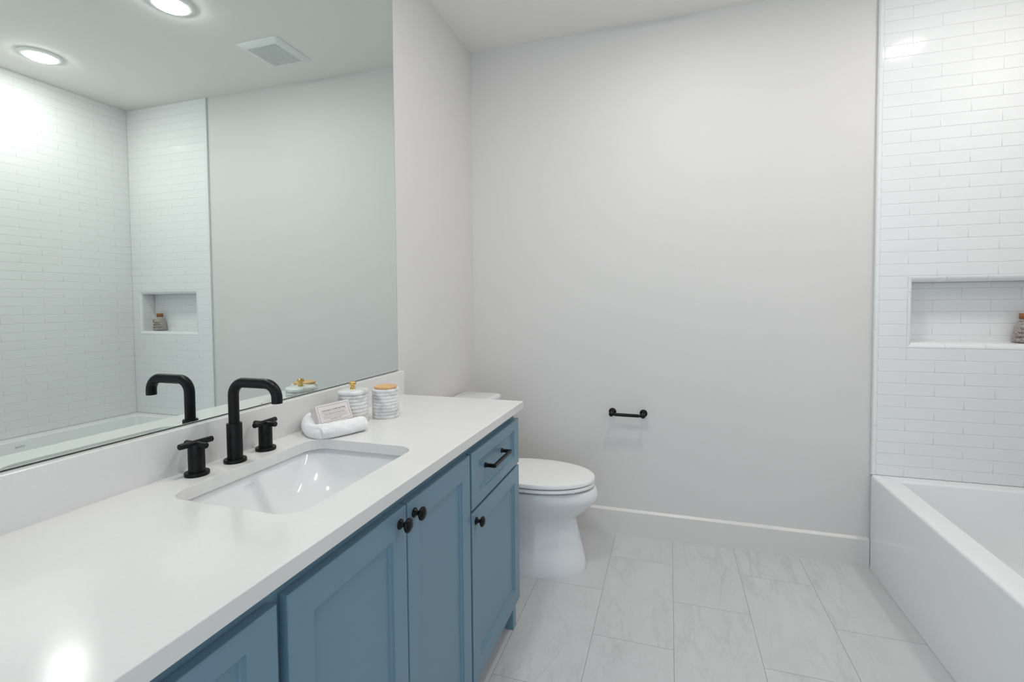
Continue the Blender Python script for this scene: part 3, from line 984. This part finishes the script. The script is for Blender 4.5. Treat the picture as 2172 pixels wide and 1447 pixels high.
for dx0, dy_, z_, r_ in ((0.012, 0.018, 0.36, 0.045), (0.022, 0.035, 0.26, 0.07), (0.032, 0.055, 0.17, 0.09), (0.05, 0.085, 0.125, 0.10), (0.09, 0.14, 0.105, 0.10), (0.16, 0.25, 0.10, 0.08)):
    R0.append(rrect(ix0_ + dx0, ix1_ - dx0, iy0 + dy_ * 2.0, iy1 - dy_, r_, z_, 5))
bm = bmesh.new()
rings(bm, R0, True, True)
new_obj('tub_shell', bm, M_acryl, tub, smooth=True, auto=40)
bm = bmesh.new()
lathe(bm, [(0.0001, 0), (0.033, 0), (0.033, 0.003), (0.028, 0.006), (0.0001, 0.007)], (2.478, 1.62, 0.1), 'z', 32)
new_obj('drain', bm, M_chrome, tub, smooth=True, auto=40)
bm = fit_text(text_bm('KOHLER', 0.012, 0.0001), 0.050)
for v in bm.verts:
    x, y, z = v.co
    v.co = Vector((ix1_ - 0.0085 - z + y * 0.12 - 0.0005, 1.935 - x, 0.412 + y))
new_obj('maker_mark', bm, M_markd, tub)
bm = bmesh.new()
box(bm, XT - 0.004, XT + 0.003, YW, D - 0.015, 0.0, 0.005)
new_obj('base_caulk', bm, M_grout, tub)

# ================================================================ recessed ceiling lights
def can_light(x, y, label, power=1.0):
    o = thing('recessed_light', label, 'ceiling light', (x, y, H), 'round recessed ceiling lights')
    bm = bmesh.new()
    lathe(bm, [(0.0755, -0.0005), (0.104, -0.0005), (0.1045, -0.003), (0.100, -0.0065), (0.086, -0.0105), (0.0760, -0.0125), (0.0755, -0.0005)], (0, 0, 0), 'z', 64, cap0=False, cap1=False)
    new_obj('trim_ring', bm, M_white, o, smooth=True, auto=50)
    bm = bmesh.new()
    lathe(bm, [(0.0001, -0.001), (0.0745, -0.001), (0.0740, -0.0135), (0.069, -0.0165), (0.05, -0.0185), (0.02, -0.0195), (0.0001, -0.0200)], (0, 0, 0), 'z', 48, cap0=False, cap1=False)
    ml = M_lens
    if power != 1.0:
        ml = M_lens.copy()
        ml.node_tree.nodes['Principled BSDF'].inputs['Emission Strength'].default_value = LAMP * power
    new_obj('glowing_lens', bm, ml, o, smooth=True)
    return o
can_light(2.470, 1.962, 'glowing round ceiling light over the tub, left one in the mirror', power=0.85)
can_light(1.240, 1.828, 'glowing round ceiling light mid-room, top edge of the mirror view')
can_light(0.46, 0.86, 'round ceiling light above the sink, out of the photo', 1.15)

# ================================================================ exhaust fan grille
fan = thing('exhaust_fan', 'square white slatted exhaust fan cover on the ceiling, seen in the mirror', 'vent', (1.1125, 2.361, H))
bm = bmesh.new()
o1, o2, i1 = 0.144, 0.138, 0.103
rr = [rrect(-o1, o1, -o1, o1, 0.014, -0.0005, 5), rrect(-o1, o1, -o1, o1, 0.014, -0.0035, 5)]
for q_ in (0.25, 0.5, 0.75, 1.0):
    d_ = (o1 - i1) * q_
    rr.append(rrect(-o1 + d_, o1 - d_, -o1 + d_, o1 - d_, 0.014 - 0.009 * q_, -0.0035 - 0.0145 * math.sin(q_ * PI / 2), 5))
rr.append(rrect(-i1, i1, -i1, i1, 0.005, -0.001, 5))
rings(bm, rr, False, False, smooth=False)
new_obj('cover_frame', bm, M_white, fan, smooth=True, auto=50)
new_obj('shadow_box', bx(-i1, i1, -i1, i1, -0.003, -0.0008), mat('fan_cavity', (0.03, 0.032, 0.032), 0.8), fan)
bm = bmesh.new()
ns = 18
for j in range(ns):
    x = -i1 + (j + 0.5) * 2 * i1 / ns
    box(bm, x - 0.0032, x + 0.0032, -i1, i1, -0.0175, -0.009)
for y in (-0.06, -0.02, 0.02, 0.06):
    box(bm, -i1, i1, y - 0.001, y + 0.001, -0.015, -0.007)
new_obj('slats', bm, M_white, fan)

# ================================================================ bath salt bottle in the niche
bot = thing('bath_salt_bottle', 'small corked glass bottle of speckled bath salts in the tiled niche', 'bottle', (2.689, D + 0.054, NZ0 + 0.0300))
pr = [(0.0001, 0.0), (0.041, 0.0), (0.0440, 0.004), (0.0445, 0.011), (0.0420, 0.040), (0.0380, 0.066), (0.0330, 0.081), (0.0250, 0.091), (0.0205, 0.096), (0.0198, 0.103), (0.0215, 0.108), (0.0235, 0.1105), (0.0235, 0.1145), (0.0205, 0.116)]
bm = bmesh.new()
lathe(bm, [(r_ * 0.955, 0.002 + h_ * 0.985) for r_, h_ in pr[:9]] + [(0.0001, 0.0945)], (0, 0, 0), 'z', 40)
new_obj('bath_salts', bm, M_salt, bot, smooth=True)
bm = bmesh.new()
lathe(bm, pr, (0, 0, 0), 'z', 40, cap1=False)
bo = new_obj('glass_bottle', bm, M_glass, bot, smooth=True)
bm = bmesh.new()
lathe(bm, [(0.0001, 0.106), (0.0180, 0.106), (0.0200, 0.116), (0.0216, 0.1165), (0.0222, 0.131), (0.0214, 0.1325), (0.0001, 0.1325)], (0, 0, 0), 'z', 32)
new_obj('cork', bm, M_cork, bot, smooth=True, auto=50)
bm = bmesh.new()
rs = random.Random(11)
def scribble(zc, half, amp):
    pts = []
    n = 46
    for i in range(n):
        s = i / (n - 1)
        ang = -half + 2 * half * s
        zz_ = zc + amp * math.sin(s * 40 + rs.random()) * (0.5 + 0.5 * rs.random())
        rad_ = 0.0451 - (zz_ / 0.09) ** 2 * 0.0085
        pts.append((rad_ * math.sin(ang - 0.35), -rad_ * math.cos(ang - 0.35), zz_))
    sweep(bm, pts, 0.0009, 5)
for z_, hf, am in ((0.062, 0.55, 0.0040), (0.044, 0.75, 0.0052), (0.025, 0.8, 0.0050)):
    scribble(z_, hf, am)
new_obj('script_lettering', bm, M_script, bot, smooth=True)
bm = bmesh.new()
sweep(bm, [(0.0480, -0.012, 0.003), (0.0455, -0.012, 0.062)], 0.0028, 10)
lathe(bm, [(0.0001, -0.001), (0.008, 0.006), (0.0098, 0.016), (0.008, 0.026), (0.0001, 0.031)], (0.0450, -0.013, 0.058), 'z', 16)
new_obj('wooden_scoop', bm, M_spoon, bot, smooth=True)
